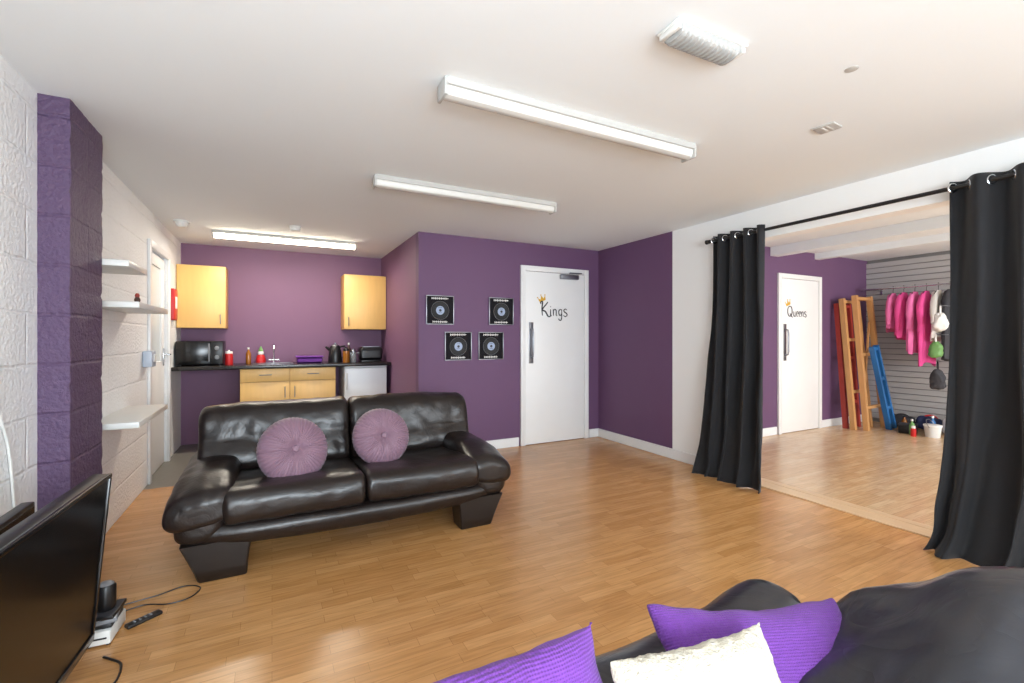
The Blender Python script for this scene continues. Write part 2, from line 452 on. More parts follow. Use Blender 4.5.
def crown_bm(cx, cz, s, y, tilt=.35):
    pts = [(-.5, 0), (.5, 0), (.62, .62), (.25, .28), (0, .78), (-.25, .28), (-.62, .62)]
    ct, sn = math.cos(tilt), math.sin(tilt)
    b = nb(); poly(b, [(cx+s*(p[0]*ct-p[1]*sn), cz+s*(p[0]*sn+p[1]*ct)) for p in pts], y, y-.003)
    for p in ((.62, .68), (0, .86), (-.62, .68)):
        lathe(b, [(.0, -.002), (.09*s, 0), (.09*s, .003), (0, .004)], 10, Matrix.Translation((cx+s*(p[0]*ct-p[1]*sn), y, cz+s*(p[0]*sn+p[1]*ct))) @ Matrix.Rotation(PI/2, 4, 'X'))
    return b

def fire_door(name, x0, x1, ywall, word, tx, tz, tsize, closer, rad):
    r = sroot(name, ((x0+x1)/2, ywall, 0)); w = (x1-x0)/2; h = 2.045
    f = nb()
    box(f, (-w, -.03, 0), (-w+.06, -.001, h), .004); box(f, (w-.06, -.03, 0), (w, -.001, h), .004); box(f, (-w+.06, -.03, h-.06), (w-.06, -.001, h), .004)
    obj('door_frame', f, M['white'], r)
    obj('door_leaf', box(nb(), (-w+.064, -.018, .006), (w-.064, -.001, h-.064), .002), M['door_white'], r)
    hp = nb(); box(hp, (-w+.105, -.022, .93), (-w+.165, -.0185, 1.40), .0015)
    tube(hp, [(-w+.135, -.022, 1.0), (-w+.135, -.06, 1.01), (-w+.135, -.066, 1.05), (-w+.135, -.066, 1.28), (-w+.135, -.06, 1.32), (-w+.135, -.022, 1.33)], .011, 10)
    obj('pull_handle', hp, M['steel'], r, 'steel pull handle on a plate')
    if closer:
        cb = nb(); box(cb, (w-.42, -.07, h-.13), (w-.17, -.019, h-.075), .008)
        tube(cb, [(w-.3, -.06, h-.07), (w-.3, -.06, h-.055), (w-.12, -.05, h-.05)], .007, 8)
        obj('door_closer', cb, M['steel'], r)
    x0_ = tx-(x0+x1)/2
    obj('door_lettering', script_bm(word, x0_, tz, tsize, -.0195, rad), M['ink'], r)
    obj('crown_sticker', crown_bm(x0_+.02, tz+tsize*1.08, .085, -.0185), M['gold'], r, smooth=False)
    return r
fire_door('door_1', 2.49, 3.43, YD, 'Kings', 2.76, 1.48, .155, True, .0062)
fire_door('door_2', 5.68, 6.62, 3.65, 'Queens', 5.87, 1.50, .13, False, .0050)

r = sroot('door_3', (XL, 5.24, 0))
f = nb()
box(f, (0, -.44, 0), (.022, -.375, 2.05), .004); box(f, (0, .375, 0), (.022, .44, 2.05), .004); box(f, (0, -.375, 1.99), (.022, .375, 2.05), .004)
obj('door_frame', f, M['white'], r)
lf = nb()
for lo, hi in (((-.06, -.37, .005), (-.02, .37, 1.0)), ((-.06, -.37, 1.88), (-.02, .37, 1.985)), ((-.06, -.37, 1.0), (-.02, -.25, 1.88)), ((-.06, .25, 1.0), (-.02, .37, 1.88))): box(lf, lo, hi, .003)
obj('door_leaf', lf, M['door_white'], r)
obj('door_pane', box(nb(), (-.045, -.25, 1.0), (-.035, .25, 1.88)), M['frost'], r)
hb = nb(); box(hb, (-.0195, .29, .95), (-.012, .335, 1.12), .003); tube(hb, [(-.012, .31, 1.06), (.035, .31, 1.06), (.04, .22, 1.06)], .009, 8)
obj('door_handle', hb, M['chrome'], r)

# ------------------------------------------------------------------ lights on the ceiling
def batten(x0, x1, y, label, on=False, group='fluorescent strip lights'):
    L_ = x1-x0
    t = thing('fluorescent_light', label, 'strip light', ((x0+x1)/2, y, H), 0, group)
    b = nb(); prof = [(-.05, 0), (.05, 0), (.05, -.03), (-.05, -.03)]
    loft(b, [[(-L_/2+.012, p[0], p[1]) for p in prof], [(L_/2-.012, p[0], p[1]) for p in prof]])
    obj('body', b, M['fitting'], t)
    b = nb(); prof = [(-.036, -.0295), (.036, -.0295), (.036, -.052), (.028, -.066), (.012, -.072), (-.012, -.072), (-.028, -.066), (-.036, -.052)]
    loft(b, [[(-L_/2+.014, p[0], p[1]) for p in prof], [(L_/2-.014, p[0], p[1]) for p in prof]])
    obj('diffuser', b, M['tube_on'] if on else M['tube_off'], t)
    for s in (-1, 1):
        obj('end_cap', box(nb(), (s*(L_/2-.007)-.008, -.05, -.076), (s*(L_/2-.007)+.008, .05, 0), .006), M['fitting'], t)
    return t
batten(.63, 2.10, 1.86, 'long white fluorescent strip light nearest the camera, beside the small bulkhead light')
batten(.60, 2.02, 3.16, 'unlit white fluorescent strip light mid-ceiling, in front of the purple corner')
batten(-.53, .85, 5.5, 'lit fluorescent strip light glowing above the kitchen', True)

t = thing('bulkhead_light', 'small oblong bulkhead light with ribbed clear cover on the ceiling', 'ceiling light', (1.385, 1.165, H), -.02)
obj('base_tray', box(nb(), (-.172, -.056, -.012), (.172, .056, 0), .006, 3), M['plastic'], t)
b = nb(); rings = []
NN = 84
for i in range(NN+1):
    x = -.150+.300*i/NN; e = min(1, (0.150-abs(x))/.02); e = math.sqrt(max(0, 1-(1-e)**2)); rr = (1 if i % 6 < 3 else .88)
    hz = (.014+.024*e)*rr; wy = .042+.006*e
    rings.append([(x, wy*abs(math.cos(a))**.7*(1 if math.cos(a) > 0 else -1), -.012-hz*math.sin(a)**.7) for a in [PI*j/14 for j in range(15)]])
loft(b, rings)
obj('ribbed_cover', b, M['diffuser'], t, sharp=14)
for s in (-1, 1): obj('end_cap', box(nb(), (s*.160-.009, -.046, -.032), (s*.160+.009, .046, -.010), .005), M['plastic'], t)

t = thing('ceiling_vent', 'small square white vent plate on the ceiling near the curtained opening', 'vent', (2.53, 1.36, H), .1)
obj('plate', box(nb(), (-.05, -.05, -.008), (.05, .05, 0), .003), M['fitting'], t)
for k in range(2): obj('louvre', box(nb(), (-.034, -.018+.024*k, -.0095), (.034, -.008+.024*k, -.0075), .0005), M['plastic'], t)
b = nb(); lathe(b, [(0, -.003), (.02, -.0028), (.024, -.001), (.024, 0)], 20)
o = obj('ceiling_plate', b, M['fitting']); o.location = (2.07, 1.02, H)
tag(o, 'tiny round blanking plate on the ceiling right of the bulkhead light', 'plate')
b = nb(); lathe(b, [(0, -.05), (.03, -.048), (.045, -.038), (.05, -.02), (.055, -.018), (.055, 0)], 24)
o = obj('smoke_detector', b, M['plastic']); o.location = (.2, 4.96, H)
tag(o, 'round white smoke detector on the kitchen ceiling in front of the lit strip light', 'smoke alarm')
t = thing('security_sensor', 'white sensor dome on the ceiling near the kitchen left corner', 'sensor', (-.74, 5.2, H))
b = nb(); lathe(b, [(0, -.06), (.03, -.055), (.048, -.035), (.05, -.015)], 20)
obj('dome', b, M['plastic'], t)
b = nb(); lathe(b, [(.062, -.015), (.065, -.008), (.065, 0)], 20)
obj('base', b, M['plastic'], t)

# ------------------------------------------------------------------ kitchen
def wall_cab(x0, x1, hinge, label):
    t = thing('wall_cabinet', label, 'cupboard', ((x0+x1)/2, YK, 1.33), 0, 'beech wall cupboards'); w = (x1-x0)/2
    obj('body', box(nb(), (-w, -.30, 0), (w, -.001, .69), .002), M['beech_dark'], t)
    d = obj('door', box(nb(), (-w+.002, -.322, .002), (w-.002, -.302, .688), .004), M['beech'], t)
    b = nb(); tube(b, [(hinge*(w-.05), -.323, .05), (hinge*(w-.05), -.345, .055), (hinge*(w-.05), -.345, .145), (hinge*(w-.05), -.323, .15)], .005, 8)
    obj('handle', b, M['steel'], d)
wall_cab(-.915, -.46, 1, 'beech wall cupboard on the left, above the microwave')
wall_cab(.80, 1.315, -1, 'beech wall cupboard on the right, above the toaster and fridge')

t = thing('base_cabinet', 'beech base cupboard with drawers under the black worktop', 'cupboard', (.18, 6.1, 0))
obj('body', box(nb(), (-.49, -.26, .1), (.49, .28, .879), .002), M['beech_dark'], t)
obj('plinth', box(nb(), (-.49, -.21, 0), (.49, .25, .099)), M['beech_dark'], t)
for s in (-1, 1):
    x0, x1 = (-.488, -.003) if s < 0 else (.003, .488)
    d = obj('drawer', box(nb(), (x0, -.281, .735), (x1, -.262, .875), .003), M['beech'], t)
    b = nb(); xm = (x0+x1)/2; tube(b, [(xm-.06, -.282, .81), (xm-.055, -.305, .81), (xm+.055, -.305, .81), (xm+.06, -.282, .81)], .005, 8); obj('handle', b, M['steel'], d)
    d = obj('door', box(nb(), (x0, -.281, .105), (x1, -.262, .729), .003), M['beech'], t)
    b = nb(); tube(b, [(s*.05, -.282, .55), (s*.05, -.305, .555), (s*.05, -.305, .665), (s*.05, -.282, .67)], .005, 8); obj('handle', b, M['steel'], d)
o = obj('worktop', box(nb(), (XL+.005, 5.78, .88), (1.315, YK-.002, .92), .008, 3), M['worktop'])
tag(o, 'long black kitchen worktop running along the purple kitchen wall', 'worktop')
t = thing('fridge', 'small white under-counter fridge at the right end of the kitchen', 'fridge', (1.02, 6.12, 0))
obj('body', box(nb(), (-.25, -.24, 0), (.25, .26, .862), .008), M['fridge'], t)
d = obj('door', box(nb(), (-.25, -.29, .05), (.25, -.245, .86), .012, 3), M['fridge'], t)
obj('handle', box(nb(), (-.235, -.303, .6), (-.21, -.289, .8), .005), M['plastic'], d)
obj('top_panel', box(nb(), (-.25, -.285, .863), (.25, .26, .8785), .004), M['fridge'], t)

t = thing('microwave', 'black microwave at the left end of the worktop under the cupboard', 'microwave', (-.69, 6.1, .92))
obj('body', box(nb(), (-.215, -.14, .012), (.215, .16, .265), .008), M['black'], t)
d = obj('door', box(nb(), (-.212, -.163, .018), (.10, -.141, .26), .005), M['gloss'], t)
obj('handle', box(nb(), (.08, -.18, .04), (.094, -.162, .24), .004), M['grey'], d)
p = obj('control_panel', box(nb(), (.104, -.158, .018), (.212, -.141, .26), .004), M['black'], t)
for z in (.09, .19):
    b = nb(); lathe(b, [(0, .02), (.02, .018), (.024, 0)], 14, Matrix.Translation((.158, -.158, z)) @ Matrix.Rotation(PI/2, 4, 'X')); obj('dial', b, M['grey'], p)
for sx in (-.18, .18):
    for sy in (-.1, .12): obj('rubber_foot', cyl(nb(), (sx, sy, 0), (sx, sy, .014), .012, 10), M['black'], t)

def jar(name, label, cat, x, y, r, h, m, lidm, lid=.2, group=None, z=.92):
    t = thing(name, label, cat, (x, y, z), 0, group)
    b = nb(); lathe(b, [(0, 0), (r*.95, 0), (r, .008), (r, h*(1-lid)), (r*.8, h*(1-lid)+.006)], 18); obj('body', b, m, t)
    b = nb(); lathe(b, [(r*.9, h*(1-lid)+.004), (r*.92, h-.006), (r*.8, h), (r*.25, h), (r*.22, h+.015), (0, h+.017)], 18); obj('lid', b, lidm, t)
    return t
def bottle(name, label, cat, x, y, r, h, m, capm, group=None, z=.92):
    t = thing(name, label, cat, (x, y, z), 0, group)
    b = nb(); lathe(b, [(0, 0), (r*.95, 0), (r, .008), (r, h*.58), (r*.85, h*.68), (r*.35, h*.8), (r*.33, h*.9)], 18); obj('body', b, m, t)
    b = nb(); lathe(b, [(r*.4, h*.88), (r*.42, h*.985), (r*.3, h), (0, h)], 14); obj('cap', b, capm, t)
    return t
jar('storage_jar', 'red storage jar standing beside the microwave', 'jar', -.43, 6.08, .04, .15, M['red'], M['paper'])
bottle('soap_bottle', 'amber soap bottle behind the sink', 'bottle', -.245, 6.22, .028, .19, M['amber'], M['paper'])
t = thing('ornament', 'little red, white and green ornament near the sink', 'ornament', (-.12, 6.335, .92))
b = nb(); lathe(b, [(0, 0), (.05, 0), (.055, .03), (.045, .08), (.03, .1)], 16); obj('body', b, M['red'], t)
b = nb(); lathe(b, [(0, .095), (.03, .105), (.034, .125), (.02, .145)], 14); obj('head', b, M['paper'], t)
b = nb(); lathe(b, [(.03, .14), (.02, .165), (.005, .2), (0, .2)], 14); obj('hat', b, M['green'], t)
t = thing('sink', 'stainless steel sink set into the black worktop', 'sink', (.02, 6.06, .92))
b = nb()
box(b, (-.22, -.2, .0), (.2, -.17, .006), .002); box(b, (-.22, .15, 0), (.2, .2, .006), .002); box(b, (-.22, -.17, 0), (-.19, .15, .006), .002); box(b, (.17, -.17, 0), (.2, .15, .006), .002); box(b, (-.19, -.17, 0), (.17, .15, .002))
obj('rim', b, M['steel'], t)
b = nb(); tube(b, [(.0, .175, .005), (.0, .175, .17), (.0, .16, .205), (.0, .11, .22), (.0, .05, .205), (.0, .03, .17)], .01, 10); cyl(b, (-.06, .175, .04), (.06, .175, .04), .009)
obj('tap', b, M['chrome'], t)
t = thing('storage_tub', 'low purple plastic tub on the worktop', 'tub', (.40, 6.06, .92))
b = nb(); puff(b, [(-.09, .0), (.09, 0), (.105, .075), (-.105, .075)], -.14, .14, .02, 'x', 4, sm=1); obj('body', b, M['purplep'], t)
obj('lid', box(nb(), (-.15, -.11, .072), (.15, .11, .086), .005), M['purplep'], t)
t = thing('kettle', 'black kettle with steel band beside the purple tub', 'kettle', (.70, 6.14, .92))
b = nb(); lathe(b, [(0, 0), (.08, 0), (.082, .02), (.075, .12), (.06, .19), (.05, .2)], 20); obj('body', b, M['black'], t)
b = nb(); lathe(b, [(.05, .2), (.045, .215), (.012, .222), (.012, .24), (0, .242)], 16); obj('lid', b, M['steel'], t)
b = nb(); tube(b, [(.06, 0, .19), (.11, 0, .2), (.125, 0, .16), (.115, 0, .07), (.078, 0, .05)], .011, 8); obj('handle', b, M['black'], t)
b = nb(); tube(b, [(-.06, 0, .15), (-.1, 0, .185), (-.11, 0, .195)], [.024, .014, .012], 8); obj('spout', b, M['black'], t)
jar('coffee_jar', 'glass coffee jar with dark lid, nearest the kettle', 'jar', .815, 6.02, .04, .17, M['amber'], M['black'], group='jars by the toaster')
jar('sugar_jar', 'clear glass jar with steel lid beside the toaster', 'jar', .905, 6.06, .036, .15, M['clear'], M['steel'], group='jars by the toaster')
bottle('sauce_bottle', 'tall dark bottle among the jars beside the toaster', 'bottle', .88, 6.27, .03, .24, M['dbrown'], M['paper'])
t = thing('toaster', 'black two-slot toaster on the worktop above the fridge', 'toaster', (1.125, 6.12, .92))
b = nb(); puff(b, [(-.08, .015), (.08, .015), (.085, .16), (.06, .19), (-.06, .19), (-.085, .16)], -.14, .14, .035, 'x', 6, sm=1); obj('body', b, M['black'], t)
for y in (-.03, .03): obj('slot_trim', box(nb(), (-.1, y-.015, .181), (.1, y+.015, .192)), M['steel'], t)
obj('lever', box(nb(), (-.165, -.02, .1), (-.139, .02, .12), .004), M['grey'], t)
obj('base', box(nb(), (-.125, -.075, 0), (.125, .075, .018), .004), M['black'], t)

t = thing('fire_blanket', 'red fire blanket pouch on the wall beside the left cupboard', 'fire blanket', (XL, 5.78, 1.40))
obj('pouch', box(nb(), (.001, -.085, 0), (.05, .085, .32), .012, 3), M['red'], t)
obj('white_panel', box(nb(), (.049, -.05, .12), (.053, .05, .24), .001), M['paper'], t)
for y in (-.04, .03): obj('pull_tape', box(nb(), (.02, y, -.05), (.026, y+.025, .004)), M['paper'], t)
t = thing('switch_box', 'pale grey switch box on the white wall below the middle shelf', 'switch', (XL, 4.70, .985))
obj('case', box(nb(), (.001, -.07, 0), (.065, .07, .13), .008), M['blueled'], t)
obj('rocker', box(nb(), (.064, -.03, .04), (.074, .03, .1), .004), M['plastic'], t)

# ------------------------------------------------------------------ shelves
def shelf(y0, y1, x1, z, label):
    o = obj('wall_shelf', box(nb(), (XL+.001, y0, z-.035), (x1, y1, z), .003), M['plastic']); tag(o, label, 'shelf', 'white floating shelves')
shelf(3.235, 3.66, -.70, 1.65, 'topmost and shortest white floating shelf beside the purple pillar')
shelf(3.36, 4.19, -.68, 1.43, 'middle white floating shelf carrying a tiny dark figurine')
shelf(3.36, 4.19, -.68, .735, 'lowest white floating shelf, below the other two, with nothing on it')
t = thing('figurine', 'tiny dark brown figurine on the middle white shelf', 'figurine', (-.80, 3.90, 1.43))
b = nb(); lathe(b, [(0, 0), (.022, 0), (.022, .01), (.012, .02), (.018, .045), (.012, .062)], 14); obj('body', b, M['dbrown'], t)
b = nb(); lathe(b, [(0, .058), (.012, .064), (.014, .075), (.008, .088), (0, .09)], 12); obj('head', b, M['redp'], t)

# ------------------------------------------------------------------ records on the wall
def record(x, z, label, first=None):
    if first: return dup(first, (x, YD, z), label)
    t = thing('framed_record', label, 'framed record', (x, YD, z), 0, 'framed vinyl records')
    f = nb(); s = .15
    for lo, hi in (((-s, -.022, -s), (s, -.001, -s+.008)), ((-s, -.022, s-.008), (s, -.001, s)), ((-s, -.022, -s+.008), (-s+.008, -.001, s-.008)), ((s-.008, -.022, -s+.008), (s, -.001, s-.008))): box(f, lo, hi, .002)
    obj('frame', f, M['steel'], t)
    obj('backing', box(nb(), (-s+.008, -.01, -s+.008), (s-.008, -.001, s-.008)), M['rec_back'], t)
    R = Matrix.Rotation(PI/2, 4, 'X')
    b = nb(); pr = [(0, .002)]
    for k in range(6): pr += [(.046+.008*k, .004), (.051+.008*k, .0034)]
    pr += [(.096, .004), (.098, .0)]
    lathe(b, pr, 40, Matrix.Translation((0, -.0105, -.004)) @ R)
    d = obj('disc', b, M['vinyl_rec'], t)
    b = nb(); lathe(b, [(0, .002), (.045, .002), (.045, 0)], 28, Matrix.Translation((0, -.0145, -.004)) @ R); lb = obj('label_paper', b, M['lilac'], d)
    b = nb(); torus(b, .095, .0014, Matrix.Translation((0, -.0148, -.004)) @ R, 36, 6); obj('rim_highlight', b, M['grey'], d)
    b = nb(); lathe(b, [(0, .002), (.014, .002), (.014, 0)], 14, Matrix.Translation((0, -.0165, -.004)) @ R); obj('spindle_hole', b, M['ink'], d)
    rr = random.Random(7)
    for zz, n, hm, mm in ((.120, 9, .026, 'paper'), (-.122, 8, .024, 'paper'), (.024, 4, .007, 'ink'), (-.028, 4, .007, 'ink')):
        b = nb(); pit = .020 if hm > .01 else .010; xx = -pit*n/2
        y = -.0115 if hm > .01 else -.0185
        for k in range(n):
            hgt = hm*(.75+.4*rr.random())
            box(b, (xx+pit*k, y, zz-hgt/2), (xx+pit*k+pit*.3, y+.0015, zz+hgt/2))
            box(b, (xx+pit*k, y, zz-hm*.12), (xx+pit*k+pit*1.0, y+.0014, zz+hm*.12))
        obj('lettering_line', b, M[mm], t, smooth=False)
    return t
r0 = record(1.545, 1.51, 'framed black record at the upper left of the four, nearest the kitchen')
record(2.25, 1.515, 'framed black record at the upper right of the four, nearest the white door', r0)
record(1.745, 1.135, 'framed black record at the lower left of the four', r0)
record(2.125, 1.135, 'framed black record at the lower right of the four', r0)

# ------------------------------------------------------------------ sofas
def make_sofa(label, loc, rotz, lm, seed, near=False):
    t = thing('leather_sofa', label, 'sofa', loc, rotz)
    seat = [(-.45, .27), (-.503, .30), (-.512, .40), (-.468, .458), (-.30, .458), (.0, .43), (.20, .41), (.22, .27)]
    for x0, x1 in ((-.71, -.004), (.004, .71)):
        b = puff(nb(), seat, x0, x1, .032, 'x', 24); wrinkle(b, .007, 7, seed+x0); obj('seat_cushion', b, lm, t)
    if near:
        back = [(.10, .36), (-.03, .44), (-.03, .54), (.03, .62), (.13, .69), (.25, .745), (.38, .815), (.47, .82), (.52, .70), (.51, .5), (.45, .33)]; bw = .75
    else:
        back = [(.12, .38), (.06, .44), (.075, .52), (.115, .60), (.12, .66), (.145, .76), (.20, .808), (.29, .818), (.38, .80), (.43, .70), (.46, .45), (.42, .33)]; bw = .89
    for x0, x1 in ((-bw, -.003), (.003, bw)):
        def wp(co):
            if near:
                f = max(0, (abs(co.x)-.43)/.32); k = max(0, min(1, (co.z-.42)/.38))
                g = math.exp(-((co.z-.645)/.016)**2) if co.y < .2 else 0
                return Vector((co.x, co.y+.014*g, co.z-.20*(f**1.25)*k-.010*g))
            f = max(0, (abs(co.x)-.5)/.4)
            return Vector((co.x, co.y+.02*f*f, co.z-(.02*f*f if co.z > .6 else 0)))
        b = puff(nb(), back, x0, x1, .045 if not near else .08, 'x', 44, wp, sm=3 if not near else 4); wrinkle(b, .009 if not near else .012, 7 if not near else 5.5, seed+2+x0); obj('back_cushion', b, lm, t)
    for s in (-1, 1):
        if near:
            top = .595
            arm = [(s*.73, .38), (s*.725, .49), (s*.76, top-.01), (s*.82, top), (s*.89, top-.015), (s*.94, top-.07), (s*.94, .36), (s*.88, .325), (s*.77, .34)]
        else:
            top = .525
            arm = [(s*.66, .38), (s*.65, .46), (s*.685, top-.005), (s*.775, top), (s*.885, top-.02), (s*.964, top-.08), (s*.964, .35), (s*.90, .32), (s*.74, .34)]
        def wa(co):
            f = max(0, (-.05-co.y)/.42); g = max(0, (co.y+.05)/.4)
            return Vector((co.x, co.y, co.z-(.085 if near else .06)*f*f+(.055 if near else .03)*g*g*(1 if co.z > .42 else 0)))
        b = puff(nb(), arm, -.49, .36, .06, 'y', 20, wa); wrinkle(b, .009, 7 if not near else 5.5, seed+5+s); obj('arm_pad', b, lm, t)
        low = [(s*.70, .2), (s*.70, .40), (s*.80, .43), (s*.90, .40), (s*.93, .30), (s*.91, .19)]
        b = puff(nb(), low, -.475, .45, .06, 'y', 10); wrinkle(b, .005, 8, seed+7+s); obj('arm_side', b, lm, t)
    rail = [(-.44, .140), (-.485, .18), (-.495, .25), (-.44, .29), (.44, .29), (.47, .2), (.44, .140)]
    def wr(co):
        f = abs(co.x)/.95
        return Vector((co.x, co.y+.06*f**4*(1 if co.y < 0 else 0), co.z+.012*f**2+(.022*f*f if co.z < .22 else 0)))
    b = puff(nb(), rail, -.925, .925, .07, 'x', 24, wr); wrinkle(b, .004, 8, seed+9); obj('base_rail', b, lm, t)
    bk = box(nb(), (-bw+.05, .36, .2), (bw-.05, .475, .58), .04, 4); obj('rear_panel', bk, lm, t)
    for sx in (-1, 1):
        for y in (-.37, .36):
            cx = sx*.71
            b = nb(); rings = []
            for z, wx, wy in ((0, .105, .066), (.006, .109, .07), (.06, .12, .076), (.12, .135, .083), (.20, .158, .09)):
                c = .008
                sq = [(-wx+c, -wy), (wx-c, -wy), (wx, -wy+c), (wx, wy-c), (wx-c, wy), (-wx+c, wy), (-wx, wy-c), (-wx, -wy+c)]
                rings.append([(cx+p[0]+sx*.025*(z/.185), y+p[1], z) for p in sq])
            loft(b, rings); obj('foot', b, M['foot'], t)
    return t
so = make_sofa('dark brown leather two-seat sofa standing before the kitchen with two round cushions', (.475, 3.19, 0), 0, M['leather'], 1)
so.scale = (.98, 1, .985)
make_sofa('black leather sofa in the foreground with square purple and cream cushions', (.74, -.14, 0), -PI/2, M['leather2'], 20, True)

def round_cushion(loc, rot, r, label):
    t = thing('round_cushion', label, 'cushion', loc, 0, 'round pleated cushions'); t.rotation_euler = rot
    b = nb(); seg = 240; rings = []
    top = [(.08, .05), (.16, .068), (.3, .08), (.45, .083), (.6, .078), (.75, .066), (.87, .048), (.95, .028), (1.0, 0), (.95, -.028), (.87, -.048), (.75, -.066), (.5, -.083), (.25, -.078), (.08, -.05)]
    for q, z in top:
        rr = []
        for i in range(seg):
            a = 2*PI*i/seg; w = abs(math.sin(24*a+.3*math.sin(5*a)))
            k = w*.007*min(1, q*2.0)*(1 if q > .1 else 0)
            sgn = 1 if z > 0 else (-1 if z < 0 else 0)
            R_ = r*q*(1+.015*w*(1 if abs(z) < .05 else 0))
            rr.append((R_*math.cos(a), R_*math.sin(a), z*r/.2+k*sgn))
        rings.append(rr)
    loft(b, rings)
    obj('pleated_cover', b, M['mauve'], t, sharp=80)
    b = nb(); lathe(b, [(0, .066), (.014, .064), (.02, .056), (.016, .045)], 16); obj('button', b, M['mauve'], t)
    return t
round_cushion((.11, 2.96, .57), (math.radians(70), 0, math.radians(12)), .19, 'round pleated mauve cushion on the left seat of the brown sofa')
round_cushion((.625, 3.03, .585), (math.radians(70), 0, math.radians(8)), .182, 'round pleated mauve cushion on the right seat of the brown sofa')

def pillow(name, a, bb, h, m, loc, rot, label, amp=.006, seed=0, group=None, n=30, fluff=0):
    b = nb(); top = {}; bot = {}
    for i in range(n+1):
        for j in range(n+1):
            u = -1+2*i/n; v = -1+2*j/n
            u2 = math.sin(u*PI/2); v2 = math.sin(v*PI/2)
            th = h*max(0, (1-u2**4))**.55*max(0, (1-v2**4))**.55
            x = a*u2*(1-.07*(1-v2*v2)*u2*u2); y = bb*v2*(1-.07*(1-u2*u2)*v2*v2)
            edge = i in (0, n) or j in (0, n)
            top[i, j] = b.verts.new((x, y, th))
            bot[i, j] = top[i, j] if edge else b.verts.new((x, y, -th))
    for i in range(n):
        for j in range(n):
            b.faces.new((top[i, j], top[i+1, j], top[i+1, j+1], top[i, j+1]))
            b.faces.new((bot[i, j], bot[i, j+1], bot[i+1, j+1], bot[i+1, j]))
    wrinkle(b, amp, 9, seed)
    if fluff:
        b.normal_update()
        for v in b.verts: v.co += v.normal*fluff*(noise.noise(v.co*60)+.6*noise.noise(v.co*140))
    o = obj(name, b, m, sharp=70); o.location = loc; o.rotation_euler = rot
    return tag(o, label, 'cushion', group)
rd = math.radians
pillow('square_cushion', .165, .15, .05, M['woven'], (.345, .60, .58), (rd(66), 0, rd(2)), 'purple woven cushion at the front edge of the black sofa', amp=.010, seed=1, group='purple woven cushions')
pillow('square_cushion', .21, .125, .034, M['woven'], (.84, .545, .585), (rd(40), rd(3), rd(-19)), 'purple woven cushion tucked behind the cream cushion', amp=.010, seed=2, group='purple woven cushions')
pillow('fleece_cushion', .16, .15, .04, M['cream'], (.64, .505, .557), (rd(62), 0, rd(-8)), 'cream fleecy cushion in front of the purple one', amp=.009, seed=3, n=90, fluff=.0028)

# ------------------------------------------------------------------ television corner
t = thing('television', 'large flat black television at the lower left edge', 'television', (-.625, 1.72, 0), 0)
TM = Matrix.Translation((0, 0, .10)) @ Matrix.Rotation(rd(-3), 4, 'Z') @ Matrix.Rotation(rd(5), 4, 'Y')
obj('casing', box(nb(), (-.045, -.52, 0), (0, .52, .615), .006, 2, TM), M['black'], t)
bz = nb()
for lo, hi in (((-.002, -.52, 0), (.012, .52, .03)), ((-.002, -.52, .60), (.012, .52, .615)), ((-.002, -.52, .03), (.012, -.505, .60)), ((-.002, .505, .03), (.012, .52, .60))): box(bz, lo, hi, .003, 2, TM)
obj('bezel', bz, M['gloss'], t)
obj('screen', box(nb(), (0, -.505, .03), (.006, .505, .60), 0, 2, TM), M['screen'], t)
b = nb(); box(b, (-.05, -.06, .02), (-.01, .06, .2), .01); obj('neck', b, M['black'], t)
b = nb(); box(b, (-.13, -.28, 0), (.06, .28, .022), .008); obj('pedestal', b, M['gloss'], t)
t = thing('monitor', 'second dark flat screen standing behind the television against the wall', 'monitor', (-.80, 1.98, 0), 0)
obj('casing', box(nb(), (-.02, -.36, .14), (.02, .36, .615), .006), M['black'], t)
obj('screen', box(nb(), (.0195, -.345, .16), (.023, .345, .6)), M['screen'], t)
obj('stand', (lambda b: (box(b, (-.015, -.04, .01), (.012, .04, .15)), box(b, (-.05, -.14, 0), (.04, .14, .018), .005))[0])(nb()), M['black'], t)

t = thing('games_console', 'white console box on the floor beside the television', 'console', (-.605, 2.45, 0), rd(-4))
obj('case', box(nb(), (-.042, -.085, .006), (.042, .085, .06), .006), M['plastic'], t)
obj('slot', box(nb(), (-.03, -.0875, .03), (.03, -.084, .036)), M['black'], t)
for sx in (-.03, .03):
    for sy in (-.07, .07): obj('rubber_foot', cyl(nb(), (sx, sy, 0), (sx, sy, .008), .008, 10), M['black'], t)
cases = (('lowest flat disc case, directly on the white console', 'grey', -3), ('middle flat disc case with a white cover, in the small stack', 'paper', 7), ('topmost flat disc case, under the small black speaker', 'darkgrey', -6))
for k, (lab, mm, an) in enumerate(cases):
    t = thing('disc_case', lab, 'disc case', (-.608+.004*k, 2.45, .061+.0165*k), rd(an), 'disc cases on the console')
    obj('shell', box(nb(), (-.042, -.068, 0), (.042, .068, .0152), .002), M['black' if k != 1 else 'grey'], t)
    obj('cover_sheet', box(nb(), (-.038, -.063, .015), (.038, .063, .016)), M[mm], t)
t = thing('black_speaker', 'small round black speaker on top of the disc cases', 'speaker', (-.605, 2.45, .1105))
b = nb(); lathe(b, [(0, 0), (.030, 0), (.034, .01), (.034, .09), (.028, .1)], 22); obj('body', b, M['black'], t)
b = nb(); lathe(b, [(.028, .099), (.022, .106), (.012, .11), (0, .11)], 18); obj('grille', b, M['grey'], t)
t = thing('remote_control', 'slim black remote control on the floor by the console', 'remote', (-.49, 2.50, 0), rd(-55))
obj('body', box(nb(), (-.018, -.065, 0), (.018, .065, .016), .006, 3), M['black'], t)
for i in range(2):
    for j in range(4):
        b = nb(); lathe(b, [(0, .003), (.004, .002), (.0045, -.001)], 8, Matrix.Translation((-.006+.012*i, -.035+.02*j, .016))); obj('button', b, M['grey'], t)
